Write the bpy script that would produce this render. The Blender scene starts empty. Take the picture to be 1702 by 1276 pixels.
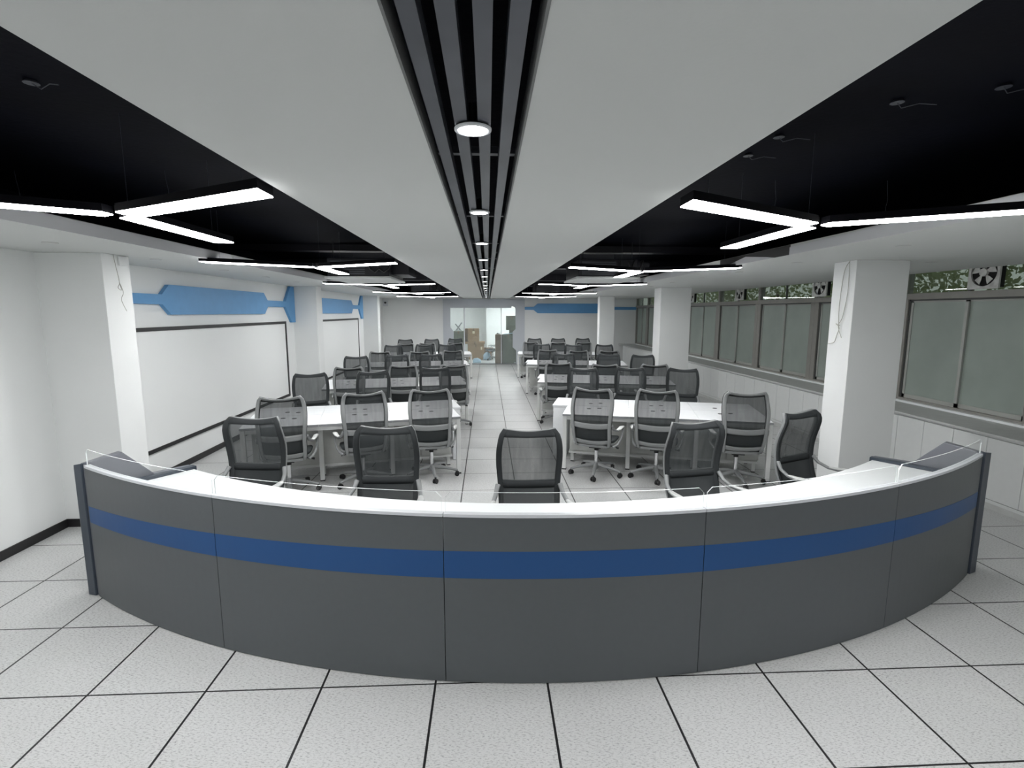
import bpy, math, random
from math import sin, cos, pi, radians, sqrt, tan
from mathutils import Vector, Matrix

random.seed(7)
scene = bpy.context.scene
COL = scene.collection

# ------------------------------------------------------------------ camera
FPX, PITCH, YAW, ROLL, CAMH = 846.8, 0.139797, 0.048163, 0.000989, 1.9724
cam_data = bpy.data.cameras.new('camera')
cam = bpy.data.objects.new('camera', cam_data)
COL.objects.link(cam)
scene.camera = cam
cam_data.sensor_width = 36.0
cam_data.lens = 36.0 * FPX / 1702.0
cam_data.clip_start = 0.05
fw = Vector((sin(YAW) * cos(PITCH), cos(YAW) * cos(PITCH), -sin(PITCH)))
rt = Vector((cos(YAW), -sin(YAW), 0))
up = rt.cross(fw)
r2 = rt * cos(ROLL) + up * sin(ROLL)
u2 = -rt * sin(ROLL) + up * cos(ROLL)
cam.matrix_world = Matrix(((r2.x, u2.x, -fw.x, 0), (r2.y, u2.y, -fw.y, 0), (r2.z, u2.z, -fw.z, CAMH), (0, 0, 0, 1)))

# ------------------------------------------------------------------ world, view
world = bpy.data.worlds.new('world')
scene.world = world
world.use_nodes = True
bg = world.node_tree.nodes['Background']
bg.inputs[0].default_value = (0.86, 0.92, 0.88, 1)
bg.inputs[1].default_value = 0.24
vs = scene.view_settings
vs.view_transform = 'Standard'
vs.look = 'None'
vs.gamma = 1
vs.exposure = 0.97
vs.use_curve_mapping = False
scene.cycles.max_bounces = 10
scene.cycles.diffuse_bounces = 6
scene.cycles.transparent_max_bounces = 24
scene.cycles.sample_clamp_indirect = 6
LAMP_BAR = 22.0        # emission of the linear pendants
LAMP_SPOT = 30.0      # emission of the downlights

# ------------------------------------------------------------------ materials
def mat(name, col, rough=0.6, metal=0.0, spec=0.5, bump=0, bscale=40, var=0, vscale=6, coat=0):
    m = bpy.data.materials.new(name)
    m.use_nodes = True
    nt = m.node_tree
    b = nt.nodes['Principled BSDF']
    b.inputs['Base Color'].default_value = (*col, 1)
    b.inputs['Roughness'].default_value = rough
    b.inputs['Metallic'].default_value = metal
    b.inputs['Specular IOR Level'].default_value = spec
    b.inputs['Coat Weight'].default_value = coat
    tc = nt.nodes.new('ShaderNodeTexCoord')
    if var:
        n = nt.nodes.new('ShaderNodeTexNoise')
        n.inputs['Scale'].default_value = vscale
        n.inputs['Detail'].default_value = 4
        nt.links.new(tc.outputs['Object'], n.inputs['Vector'])
        mr = nt.nodes.new('ShaderNodeMapRange')
        mr.inputs['From Min'].default_value = 0.3
        mr.inputs['From Max'].default_value = 0.7
        mr.inputs['To Min'].default_value = 1 - var
        mr.inputs['To Max'].default_value = 1 + var
        nt.links.new(n.outputs['Fac'], mr.inputs['Value'])
        vm = nt.nodes.new('ShaderNodeVectorMath')
        vm.operation = 'SCALE'
        vm.inputs[0].default_value = col
        nt.links.new(mr.outputs['Result'], vm.inputs['Scale'])
        nt.links.new(vm.outputs[0], b.inputs['Base Color'])
    if bump:
        n = nt.nodes.new('ShaderNodeTexNoise')
        n.inputs['Scale'].default_value = bscale
        nt.links.new(tc.outputs['Object'], n.inputs['Vector'])
        bp = nt.nodes.new('ShaderNodeBump')
        bp.inputs['Strength'].default_value = bump
        bp.inputs['Distance'].default_value = 0.01
        nt.links.new(n.outputs['Fac'], bp.inputs['Height'])
        nt.links.new(bp.outputs['Normal'], b.inputs['Normal'])
    return m

def emit(name, col, s):
    m = bpy.data.materials.new(name)
    m.use_nodes = True
    nt = m.node_tree
    nt.nodes.remove(nt.nodes['Principled BSDF'])
    e = nt.nodes.new('ShaderNodeEmission')
    e.inputs[0].default_value = (*col, 1)
    e.inputs[1].default_value = s
    nt.links.new(e.outputs[0], nt.nodes['Material Output'].inputs[0])
    return m

def glass(name, tint=(1, 1, 1), haze=0.0, hazecol=(.8, .85, .85), gloss=1.0, rough=0.0):
    m = bpy.data.materials.new(name)
    m.use_nodes = True
    nt = m.node_tree
    nt.nodes.remove(nt.nodes['Principled BSDF'])
    t = nt.nodes.new('ShaderNodeBsdfTransparent')
    t.inputs[0].default_value = (*tint, 1)
    d = nt.nodes.new('ShaderNodeBsdfDiffuse')
    d.inputs[0].default_value = (*hazecol, 1)
    mx = nt.nodes.new('ShaderNodeMixShader')
    mx.inputs[0].default_value = haze
    nt.links.new(t.outputs[0], mx.inputs[1])
    nt.links.new(d.outputs[0], mx.inputs[2])
    g = nt.nodes.new('ShaderNodeBsdfGlossy')
    g.inputs['Roughness'].default_value = rough
    lw = nt.nodes.new('ShaderNodeLayerWeight')      # Schlick reflectance, the same from both sides of a thin pane
    lw.inputs[0].default_value = 0.5
    pw = nt.nodes.new('ShaderNodeMath')
    pw.operation = 'POWER'
    pw.inputs[1].default_value = 5.0
    nt.links.new(lw.outputs['Facing'], pw.inputs[0])
    mu = nt.nodes.new('ShaderNodeMath')
    mu.operation = 'MULTIPLY_ADD'
    mu.inputs[1].default_value = 0.95 * gloss
    mu.inputs[2].default_value = 0.045 * gloss
    nt.links.new(pw.outputs[0], mu.inputs[0])
    mx2 = nt.nodes.new('ShaderNodeMixShader')
    nt.links.new(mu.outputs[0], mx2.inputs[0])
    nt.links.new(mx.outputs[0], mx2.inputs[1])
    nt.links.new(g.outputs[0], mx2.inputs[2])
    nt.links.new(mx2.outputs[0], nt.nodes['Material Output'].inputs[0])
    return m

def mesh_fabric(name, col, fac):
    """woven see-through mesh: part of the surface is holes"""
    m = bpy.data.materials.new(name)
    m.use_nodes = True
    nt = m.node_tree
    b = nt.nodes['Principled BSDF']
    b.inputs['Base Color'].default_value = (*col, 1)
    b.inputs['Roughness'].default_value = 0.75
    b.inputs['Specular IOR Level'].default_value = 0.25
    t = nt.nodes.new('ShaderNodeBsdfTransparent')
    mx = nt.nodes.new('ShaderNodeMixShader')
    tc = nt.nodes.new('ShaderNodeTexCoord')
    n = nt.nodes.new('ShaderNodeTexNoise')
    n.inputs['Scale'].default_value = 5
    n.inputs['Detail'].default_value = 3
    mp = nt.nodes.new('ShaderNodeMapping')
    mp.inputs['Scale'].default_value = (6, 1, 1)
    nt.links.new(tc.outputs['Object'], mp.inputs[0])
    nt.links.new(mp.outputs[0], n.inputs['Vector'])
    mr = nt.nodes.new('ShaderNodeMapRange')
    mr.inputs['From Min'].default_value = 0.3
    mr.inputs['From Max'].default_value = 0.7
    mr.inputs['To Min'].default_value = fac - 0.025
    mr.inputs['To Max'].default_value = fac + 0.025
    nt.links.new(n.outputs['Fac'], mr.inputs['Value'])
    nt.links.new(mr.outputs[0], mx.inputs[0])
    nt.links.new(t.outputs[0], mx.inputs[1])
    nt.links.new(b.outputs[0], mx.inputs[2])
    nt.links.new(mx.outputs[0], nt.nodes['Material Output'].inputs[0])
    return m

TX0, TY0, TS = -2.0885, 2.4975, 0.6

def floor_material():
    m = bpy.data.materials.new('raised_floor_tiles')
    m.use_nodes = True
    nt = m.node_tree
    L = nt.links
    N = nt.nodes.new
    b = nt.nodes['Principled BSDF']
    geo = N('ShaderNodeNewGeometry')
    sep = N('ShaderNodeSeparateXYZ')
    L.new(geo.outputs['Position'], sep.inputs[0])

    def M(op, a, c=None, d=None):
        n = N('ShaderNodeMath')
        n.operation = op
        for i, v in enumerate((a, c, d)):
            if v is None:
                continue
            if isinstance(v, (int, float)):
                n.inputs[i].default_value = v
            else:
                L.new(v, n.inputs[i])
        return n.outputs[0]
    lines = []
    cells = []
    for ax, o, w in (('X', TX0, 0.0060), ('Y', TY0, 0.0048)):
        s = M('DIVIDE', M('SUBTRACT', sep.outputs[ax], o), TS)
        fr = M('FRACT', s)
        dd = M('MULTIPLY', M('MINIMUM', fr, M('SUBTRACT', 1.0, fr)), TS)
        lines.append(M('LESS_THAN', dd, w))
        cells.append(M('FLOOR', s))
    line = M('MAXIMUM', lines[0], lines[1])
    cmb = N('ShaderNodeCombineXYZ')
    L.new(cells[0], cmb.inputs[0])
    L.new(cells[1], cmb.inputs[1])
    wn = N('ShaderNodeTexWhiteNoise')
    L.new(cmb.outputs[0], wn.inputs['Vector'])
    # fine directional flecks
    mp = N('ShaderNodeMapping')
    mp.inputs['Rotation'].default_value = (0, 0, 0.9)
    mp.inputs['Scale'].default_value = (1.0, 2.6, 1)
    L.new(geo.outputs['Position'], mp.inputs[0])
    n1 = N('ShaderNodeTexNoise')
    n1.inputs['Scale'].default_value = 62
    n1.inputs['Detail'].default_value = 3
    n1.inputs['Roughness'].default_value = 0.7
    L.new(mp.outputs[0], n1.inputs['Vector'])
    cr = N('ShaderNodeValToRGB')
    cr.color_ramp.elements[0].position = 0.33
    cr.color_ramp.elements[0].color = (0.285, 0.29, 0.29, 1)
    cr.color_ramp.elements[1].position = 0.50
    cr.color_ramp.elements[1].color = (0.545, 0.55, 0.545, 1)
    L.new(n1.outputs['Fac'], cr.inputs[0])
    n2 = N('ShaderNodeTexNoise')
    n2.inputs['Scale'].default_value = 1.4
    n2.inputs['Detail'].default_value = 4
    L.new(geo.outputs['Position'], n2.inputs['Vector'])
    v = M('ADD', M('MULTIPLY', wn.outputs['Value'], 0.05), M('ADD', M('MULTIPLY', n2.outputs['Fac'], 0.16), 0.90))
    sc = N('ShaderNodeVectorMath')
    sc.operation = 'SCALE'
    L.new(cr.outputs[0], sc.inputs[0])
    L.new(v, sc.inputs['Scale'])
    mx = N('ShaderNodeMix')
    mx.data_type = 'RGBA'
    L.new(line, mx.inputs['Factor'])
    L.new(sc.outputs[0], mx.inputs['A'])
    mx.inputs['B'].default_value = (0.012, 0.012, 0.013, 1)
    L.new(mx.outputs['Result'], b.inputs['Base Color'])
    b.inputs['Roughness'].default_value = 0.33
    b.inputs['Specular IOR Level'].default_value = 0.45
    return m

M_ = {}
M_['floor'] = floor_material()
M_['wall'] = mat('white_wall_paint', (0.77, 0.785, 0.78), 0.75, bump=0.05, bscale=120, var=0.015, vscale=2)
M_['ceil'] = mat('white_ceiling_paint', (0.575, 0.59, 0.58), 0.8, bump=0.03, bscale=90)
M_['fascia'] = mat('grey_white_fascia', (0.62, 0.63, 0.65), 0.7)
M_['black_ceil'] = mat('black_ceiling_paint', (0.0022, 0.0027, 0.0058), 0.7, spec=0.06, bump=0.15, bscale=30, var=0.3, vscale=2)
M_['black'] = mat('black_paint', (0.012, 0.012, 0.013), 0.5)
M_['board'] = mat('whiteboard_surface', (0.80, 0.815, 0.81), 0.35)
M_['blue_sign'] = mat('sky_blue_panel', (0.105, 0.30, 0.56), 0.5, var=0.03, vscale=8)
M_['slat'] = mat('grey_aluminium_baffle', (0.085, 0.092, 0.108), 0.38, metal=0.2, var=0.25, vscale=3)
M_['slat_trim'] = mat('dark_strip_trim', (0.16, 0.165, 0.165), 0.5)
M_['console'] = mat('slate_grey_laminate', (0.090, 0.099, 0.105), 0.42, spec=0.4, var=0.02, vscale=30, bump=0.03, bscale=200)
M_['stripe'] = mat('blue_laminate', (0.014, 0.072, 0.215), 0.45, spec=0.3)
M_['console_end'] = mat('blue_grey_edge', (0.040, 0.052, 0.070), 0.4)
M_['console_end_face'] = mat('mauve_grey_laminate', (0.15, 0.157, 0.178), 0.4)
M_['worktop'] = mat('white_worktop', (0.82, 0.84, 0.84), 0.3)
M_['ledge'] = mat('pale_grey_ledge', (0.62, 0.64, 0.67), 0.35)
M_['desk'] = mat('white_desk_laminate', (0.76, 0.775, 0.79), 0.35, var=0.02, vscale=20)
M_['desk_edge'] = mat('grey_desk_edge', (0.30, 0.31, 0.32), 0.5)
M_['desk_cab'] = mat('pale_warm_cabinet_panel', (0.55, 0.56, 0.54), 0.5, var=0.05, vscale=10)
M_['desk_leg'] = mat('white_powder_coat', (0.72, 0.73, 0.72), 0.4)
M_['frame'] = mat('grey_plastic_frame', (0.26, 0.27, 0.272), 0.42)
M_['frame_light'] = mat('light_grey_plastic', (0.58, 0.59, 0.58), 0.35)
M_['mesh'] = mesh_fabric('black_backrest_mesh', (0.050, 0.057, 0.059), 0.79)
M_['lumbar'] = mesh_fabric('dense_lower_mesh', (0.034, 0.039, 0.041), 0.96)
M_['border'] = mat('black_fabric_border', (0.032, 0.036, 0.038), 0.75, spec=0.3)
M_['seat'] = mat('black_mesh_seat', (0.03, 0.036, 0.038), 0.6, var=0.2, vscale=8)
M_['rubber'] = mat('black_rubber', (0.012, 0.012, 0.013), 0.45)
M_['chrome'] = mat('chrome', (0.75, 0.76, 0.77), 0.18, metal=1.0)
M_['alu'] = mat('grey_window_aluminium', (0.27, 0.262, 0.24), 0.45, metal=0.1, var=0.05, vscale=10)
M_['alu_dark'] = mat('dark_window_rebate', (0.07, 0.072, 0.07), 0.5)
M_['frost'] = mat('frosted_window_film', (0.38, 0.43, 0.395), 0.3, spec=0.4, var=0.10, vscale=2.0)
def frost_light():
    nt = M_['frost'].node_tree
    b = nt.nodes['Principled BSDF']
    t = nt.nodes.new('ShaderNodeBsdfTranslucent')
    t.inputs[0].default_value = (0.62, 0.72, 0.66, 1)
    x = nt.nodes.new('ShaderNodeMixShader')
    x.inputs[0].default_value = 0.22
    nt.links.new(b.outputs[0], x.inputs[1])
    nt.links.new(t.outputs[0], x.inputs[2])
    nt.links.new(x.outputs[0], nt.nodes['Material Output'].inputs[0])
frost_light()
M_['clear'] = glass('clear_window_glass', (0.75, 0.80, 0.76), haze=0.06, hazecol=(.3, .33, .3), gloss=1.0)
M_['acrylic'] = glass('clear_acrylic', (0.99, 0.995, 0.995), haze=0.0, gloss=0.35)
M_['acrylic_edge'] = mat('acrylic_cut_edge', (0.78, 0.82, 0.82), 0.2)
M_['partition'] = glass('partition_glass', (0.92, 0.96, 0.96), haze=0.07, hazecol=(.75, .82, .84), gloss=0.8)
M_['partition_frame'] = mat('pale_blue_grey_partition', (0.50, 0.53, 0.57), 0.45)
M_['sill'] = mat('grey_stone_sill', (0.50, 0.51, 0.50), 0.5, var=0.06, vscale=12)
M_['cab'] = mat('off_white_cabinet', (0.64, 0.655, 0.65), 0.55, var=0.015, vscale=15)
M_['cab_dark'] = mat('cabinet_shadow_gap', (0.14, 0.14, 0.14), 0.7)
M_['fan'] = mat('dusty_white_plastic', (0.60, 0.60, 0.58), 0.5, var=0.2, vscale=15)
M_['fan_dark'] = mat('fan_dark_opening', (0.006, 0.006, 0.006), 0.8)
M_['card'] = mat('brown_cardboard', (0.36, 0.24, 0.14), 0.8, var=0.08, vscale=6)
M_['card_dark'] = mat('dark_brown_cardboard', (0.22, 0.15, 0.10), 0.8, var=0.08, vscale=6)
M_['card_olive'] = mat('olive_wrapped_cardboard', (0.16, 0.165, 0.125), 0.6, var=0.15, vscale=5)
M_['tape'] = mat('pale_label', (0.85, 0.72, 0.50), 0.5)
M_['bag'] = mat('pale_blue_plastic_bag', (0.50, 0.66, 0.80), 0.4, bump=0.6, bscale=12)
def leaf_material():
    m = mat('green_leaf', (0.34, 0.38, 0.22), 0.5, var=0.45, vscale=1.2)
    nt = m.node_tree
    b = nt.nodes['Principled BSDF']
    t = nt.nodes.new('ShaderNodeBsdfTranslucent')
    t.inputs[0].default_value = (0.38, 0.43, 0.22, 1)
    x = nt.nodes.new('ShaderNodeMixShader')
    x.inputs[0].default_value = 0.5
    nt.links.new(b.outputs[0], x.inputs[1])
    nt.links.new(t.outputs[0], x.inputs[2])
    nt.links.new(x.outputs[0], nt.nodes['Material Output'].inputs[0])
    return m
M_['leaf'] = leaf_material()
M_['sash'] = mat('light_sash_aluminium', (0.40, 0.41, 0.385), 0.45, metal=0.1)
M_['bark'] = mat('brown_bark', (0.10, 0.075, 0.05), 0.9, bump=0.5)
M_['cable'] = mat('grey_cable', (0.42, 0.42, 0.38), 0.5)
M_['cable_dark'] = mat('dark_cable', (0.05, 0.055, 0.07), 0.35)
M_['ac'] = mat('white_unit_panel', (0.58, 0.60, 0.59), 0.5)
M_['duct'] = mat('black_duct', (0.014, 0.014, 0.02), 0.45)
M_['downlight_off'] = mat('unlit_downlight_lens', (0.50, 0.51, 0.50), 0.4)
M_['bar_light'] = emit('pendant_glow', (1.0, 1.0, 1.0), LAMP_BAR)
M_['spot_light'] = emit('downlight_glow', (1.0, 0.99, 0.98), LAMP_SPOT)
M_['back_light'] = emit('back_room_ceiling_light', (1.0, 1.0, 1.0), 16.0)
M_['housing'] = mat('matt_black_housing', (0.004, 0.004, 0.006), 0.8, spec=0.1)
M_['concrete'] = mat('outdoor_ground', (0.2, 0.21, 0.19), 0.9)

# ------------------------------------------------------------------ mesh builder
class MB:
    def __init__(self):
        self.v = []
        self.f = []
        self.mi = []
        self.sm = []

    def add(self, verts, faces, mi=0, smooth=False, M=None):
        o = len(self.v)
        for p in verts:
            p = Vector(p)
            if M is not None:
                p = M @ p
            self.v.append(p)
        for k, f in enumerate(faces):
            self.f.append([i + o for i in f])
            self.mi.append(mi if isinstance(mi, int) else mi[k])
            self.sm.append(smooth)
        return self

    def box(self, x0, x1, y0, y1, z0, z1, mi=0, M=None):
        v = [(x, y, z) for z in (z0, z1) for y in (y0, y1) for x in (x0, x1)]
        f = [(0, 2, 3, 1), (4, 5, 7, 6), (0, 1, 5, 4), (2, 6, 7, 3), (0, 4, 6, 2), (1, 3, 7, 5)]
        return self.add(v, f, mi, False, M)

    def prism(self, poly, a, b, axis='z', mi=0, side_mi=None, M=None):
        """poly: 2D points; extruded from a to b along axis.  z:(x,y) x:(y,z) y:(x,z)"""
        def P(p, t):
            if axis == 'z':
                return (p[0], p[1], t)
            if axis == 'x':
                return (t, p[0], p[1])
            return (p[0], t, p[1])
        n = len(poly)
        v = [P(p, a) for p in poly] + [P(p, b) for p in poly]
        area = sum(poly[i][0] * poly[(i + 1) % n][1] - poly[(i + 1) % n][0] * poly[i][1] for i in range(n))
        flip = (area < 0) != (b < a)
        if axis == 'y':
            flip = not flip
        fs = [list(range(n))[::-1], list(range(n, 2 * n))]
        for i in range(n):
            j = (i + 1) % n
            fs.append([i, j, n + j, n + i])
        if flip:
            fs = [f[::-1] for f in fs]
        s = mi if side_mi is None else side_mi
        return self.add(v, fs, [mi, mi] + [s] * n, False, M)

    def wire(self, pts, r, n=8):
        pts = [Vector(p) for p in pts]
        out = []
        for i in range(len(pts) - 1):
            p0, p1, p2, p3 = pts[max(i - 1, 0)], pts[i], pts[i + 1], pts[min(i + 2, len(pts) - 1)]
            for k in range(6):
                f = k / 6
                out.append(0.5 * (2 * p1 + (p2 - p0) * f + (2 * p0 - 5 * p1 + 4 * p2 - p3) * f * f + (3 * p1 - p0 - 3 * p2 + p3) * f ** 3))
        out.append(pts[-1])
        return self.tube(out, r, n)

    def cyl(self, c, r, h, n=24, axis='z', mi=0, r2=None, M=None, smooth=True):
        r2 = r if r2 is None else r2
        c = Vector(c)
        vs = []
        for t, rr in ((0, r), (h, r2)):
            for i in range(n):
                a = 2 * pi * i / n
                p = (rr * cos(a), rr * sin(a), t)
                if axis == 'x':
                    p = (p[2], p[0], p[1])
                elif axis == 'y':
                    p = (p[1], p[2], p[0])
                vs.append(c + Vector(p))
        side = [(i, (i + 1) % n, n + (i + 1) % n, n + i) for i in range(n)]
        self.add(vs, side, mi, smooth, M)
        self.add(vs, [list(range(n))[::-1], list(range(n, 2 * n))], mi, False, M)
        return self

    def tube(self, pts, r, n=8, mi=0, M=None, squash=None, closed=False, smooth=True):
        """round (or flattened) bar along points; r may be a list; squash=(a,b) scales the two section axes"""
        pts = [Vector(p) for p in pts]
        k = len(pts)
        rs = r if isinstance(r, (list, tuple)) else [r] * k
        sq = squash or (1, 1)
        vs = []
        prev = None
        for i, p in enumerate(pts):
            if closed:
                t = pts[(i + 1) % k] - pts[i - 1]
            else:
                t = pts[min(i + 1, k - 1)] - pts[max(i - 1, 0)]
            t.normalize()
            ref = Vector((1, 0, 0)) if prev is None else prev
            if prev is None and abs(t.x) > 0.9:
                ref = Vector((0, 0, 1))
            a = (ref - t * ref.dot(t))
            if a.length < 1e-5:
                a = Vector((0, 1, 0)) - t * t.y
            a.normalize()
            prev = a
            b = t.cross(a)
            for j in range(n):
                th = 2 * pi * j / n
                vs.append(p + a * (cos(th) * rs[i] * sq[0]) + b * (sin(th) * rs[i] * sq[1]))
        fs = []
        for i in range(k if closed else k - 1):
            i2 = (i + 1) % k
            for j in range(n):
                j2 = (j + 1) % n
                fs.append((i * n + j, i * n + j2, i2 * n + j2, i2 * n + j))
        self.add(vs, fs, mi, smooth, M)
        if not closed:
            self.add(vs, [list(range(n))[::-1], [(k - 1) * n + j for j in range(n)]], mi, False, M)
        return self

    def shell(self, fn, us, ts, th, mi=0, M=None, back=(0, 1, 0)):
        """thick strip of a parametric surface; th = thickness along 'back'"""
        bk = Vector(back)
        nu, nt_ = len(us), len(ts)
        A = [Vector(fn(u, t)) for t in ts for u in us]
        B = [a + bk * th for a in A]
        vs = A + B
        o = nu * nt_
        fs = []
        I = lambda i, j: j * nu + i
        for j in range(nt_ - 1):
            for i in range(nu - 1):
                fs.append((I(i, j), I(i + 1, j), I(i + 1, j + 1), I(i, j + 1)))
                fs.append((o + I(i, j), o + I(i, j + 1), o + I(i + 1, j + 1), o + I(i + 1, j)))
        for i in range(nu - 1):
            fs.append((I(i, 0), o + I(i, 0), o + I(i + 1, 0), I(i + 1, 0)))
            fs.append((I(i, nt_ - 1), I(i + 1, nt_ - 1), o + I(i + 1, nt_ - 1), o + I(i, nt_ - 1)))
        for j in range(nt_ - 1):
            fs.append((I(0, j), I(0, j + 1), o + I(0, j + 1), o + I(0, j)))
            fs.append((I(nu - 1, j), o + I(nu - 1, j), o + I(nu - 1, j + 1), I(nu - 1, j + 1)))
        return self.add(vs, fs, mi, True, M)

    def build(self, name, mats, parent=None, bevel=0, **props):
        me = bpy.data.meshes.new(name)
        me.from_pydata([tuple(p) for p in self.v], [], self.f)
        if not isinstance(mats, (list, tuple)):
            mats = [mats]
        for m in mats:
            me.materials.append(m)
        for p, mi, s in zip(me.polygons, self.mi, self.sm):
            p.material_index = mi
            p.use_smooth = s
        me.update()
        o = bpy.data.objects.new(name, me)
        COL.objects.link(o)
        if parent is not None:
            o.parent = parent
        if bevel:
            b = o.modifiers.new('bevel', 'BEVEL')
            b.width = bevel
            b.segments = 2
            b.limit_method = 'ANGLE'
            b.angle_limit = radians(50)
        for k, v in props.items():
            o[k] = v
        return o

def thing(name, label, cat, loc=(0, 0, 0), rz=0.0, group=None):
    o = bpy.data.objects.new(name, None)
    o.empty_display_size = 0.1
    COL.objects.link(o)
    o.location = loc
    o.rotation_euler = (0, 0, rz)
    o['label'] = label
    o['category'] = cat
    if group:
        o['group'] = group
    return o

def tag(o, label, cat, group=None, kind=None):
    o['label'] = label
    o['category'] = cat
    if group:
        o['group'] = group
    if kind:
        o['kind'] = kind
    return o

def struct(name, mb, mats, parent=None, bevel=0):
    o = mb.build(name, mats, parent, bevel)
    if parent is None:
        o['kind'] = 'structure'
    return o

def copy_tree(o, parent=None):
    c = o.copy()
    COL.objects.link(c)
    c.parent = parent
    for ch in list(KIDS.get(o.name, [])) or list(o.children):
        copy_tree(ch, c)
    return c
KIDS = {}

# ------------------------------------------------------------------ room
CZ = 2.48          # underside of every dropped ceiling
BZ = 2.95          # black slab
XL, XR, YE, YB = -3.9, 5.7, 19.4, -5.0
struct('floor', MB().box(XL - 0.3, XR + 0.3, YB - 0.3, 24.0, -0.1, 0.0), M_['floor'])
struct('ceiling_black', MB().box(XL - 0.3, XR + 0.3, YB - 0.3, YE, BZ, BZ + 0.1), M_['black_ceil'])
# central dropped panels either side of the baffle strip
SX0, SX1 = -0.172, 0.102
struct('ceiling_centre_left', MB().box(-0.87, SX0 - 0.006, YB, YE - 0.002, CZ, CZ + 0.05), M_['ceil'])
struct('ceiling_centre_right', MB().box(SX1 + 0.006, 0.815, YB, YE - 0.002, CZ, CZ + 0.05), M_['ceil'])
# side soffits
struct('ceiling_side_left', MB().box(XL, -2.69, YB, YE - 0.002, CZ, CZ + 0.09), [M_['ceil']])
struct('ceiling_side_right', MB().box(2.69, XR - 0.06, YB, YE - 0.002, CZ, CZ + 0.09), [M_['ceil']])
struct('trim_1', MB().box(-2.69, -2.682, YB, 5.62, CZ, 2.565).box(-2.69, -2.682, 5.66, YE - 0.01, CZ, 2.55), M_['fascia'])
fr = MB().prism([(YB, CZ), (4.52, CZ), (4.52, 2.545), (3.2, 2.565), (YB, 2.565)], 2.682, 2.69, 'x')
fr.prism([(4.76, CZ), (5.85, CZ), (5.64, 2.5), (5.3, 2.545), (4.9, 2.50)], 2.682, 2.69, 'x')
fr.prism([(6.05, CZ), (YE - 0.01, CZ), (YE - 0.01, 2.55), (6.35, 2.55)], 2.682, 2.69, 'x')
struct('trim_2', fr, M_['fascia'])
# black faces above the fascia (painted slab edge)
struct('trim_3', MB().box(2.6895, 2.691, 4.52, 5.9, CZ + 0.001, CZ + 0.089), M_['black'])
# upper black side walls of the ceiling void
struct('wall_void_left', MB().box(XL, XL + 0.02, YB, YE, CZ + 0.09, BZ), M_['black_ceil'])
struct('wall_void_end', MB().box(XL, XR, YE - 0.012, YE - 0.003, CZ + 0.09, BZ), M_['black_ceil'])
# walls
struct('wall_left', MB().box(XL - 0.2, XL, YB, YE + 0.1, 0, BZ), M_['wall'])
struct('wall_back', MB().box(XL - 0.2, XR + 0.2, YB - 0.2, YB, 0, BZ), M_['wall'])
PX0, PX1 = -1.66, 1.41          # partition in the end wall
e = MB().box(XL, PX0, YE, YE + 0.12, 0, BZ).box(PX1, XR, YE, YE + 0.12, 0, BZ).box(PX0, PX1, YE, YE + 0.12, CZ - 0.02, BZ)
struct('wall_end', e, M_['wall'])
# window wall: only below the sill and above the transom
WZ0, WZT, WZ1 = 0.78, 2.19, 2.62
struct('wall_right', MB().box(XR, XR + 0.2, YB, 24.0, 0, WZ0).box(XR, XR + 0.2, YB, 24.0, WZ1, BZ)
       .box(XR, XR + 0.2, YB, 1.19, WZ0, WZ1).box(XR, XR + 0.2, YE, 24.0, WZ0, WZ1), M_['wall'])
# columns
for i, (y0, y1) in enumerate(((4.69, 5.04), (10.55, 10.9), (16.35, 16.7))):
    struct('wall_column_left', MB().box(XL - 0.01, (-3.34, -3.43, -3.44)[i], y0, y1, 0, CZ), M_['wall'], bevel=0.004)
for i, (y0, y1, x1) in enumerate(((4.91, 5.24, 4.14), (10.55, 10.98, 4.24), (16.35, 16.66, 4.08))):
    struct('wall_column_right', MB().box(3.6, x1, y0, y1, 0, CZ), M_['wall'], bevel=0.004)
bb = MB()
cx_ = (-3.34, -3.43, -3.44)
for a, b in ((YB, 4.69), (5.04, 10.55), (10.9, 16.35), (16.7, YE)):
    bb.box(XL, XL + 0.012, a, b, 0, 0.075)
for i, (y0, y1) in enumerate(((4.69, 5.04), (10.55, 10.9), (16.35, 16.7))):
    bb.box(XL, cx_[i] + 0.012, y0 - 0.012, y0, 0, 0.075)
    bb.box(cx_[i], cx_[i] + 0.012, y0, y1, 0, 0.075)
struct('baseboard_left', bb, M_['black'])
struct('baseboard_end', MB().box(XL, PX0, YE - 0.012, YE, 0, 0.075).box(PX1, XR, YE - 0.012, YE, 0, 0.075), M_['black'])
# ceiling beams (painted black, crossing the void)
for y, z0 in ((7.75, 2.86), (9.9, 2.80), (13.6, 2.80), (17.0, 2.82)):
    struct('ceiling_beam', MB().box(XL, XR, y, y + 0.22, z0, BZ), M_['duct'])

# ------------------------------------------------------------------ baffle strip with downlights
bf = thing('baffle_ceiling_strip', 'long dark slatted metal strip between the two white ceiling panels', 'ceiling baffle', (0, 0, CZ))
tr = MB().box(SX0 - 0.006, SX0, YB, YE - 0.01, -0.002, 0.06).box(SX1, SX1 + 0.006, YB, YE - 0.01, -0.002, 0.06)
tr.build('edge_trim', M_['slat_trim'], bf)
W = SX1 - SX0
for c in (0.135, 0.375, 0.61, 0.845):
    x = SX0 + W * c
    MB().box(x - 0.0175, x + 0.0175, YB, YE - 0.01, 0.006, 0.05).build('slat', M_['slat'], bf)
MB().box(SX0, SX1, YB, YE - 0.01, 0.30, 0.31).build('backing', M_['black_ceil'], bf)
xb = MB()
for i in range(20):
    y = 0.72 + i * 1.19
    xb.box(SX0, SX1, y, y + 0.03, 0.052, 0.075)
xb.build('cross_rail', M_['slat'], bf)
DLX = -0.037
n_dl = 0
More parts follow.
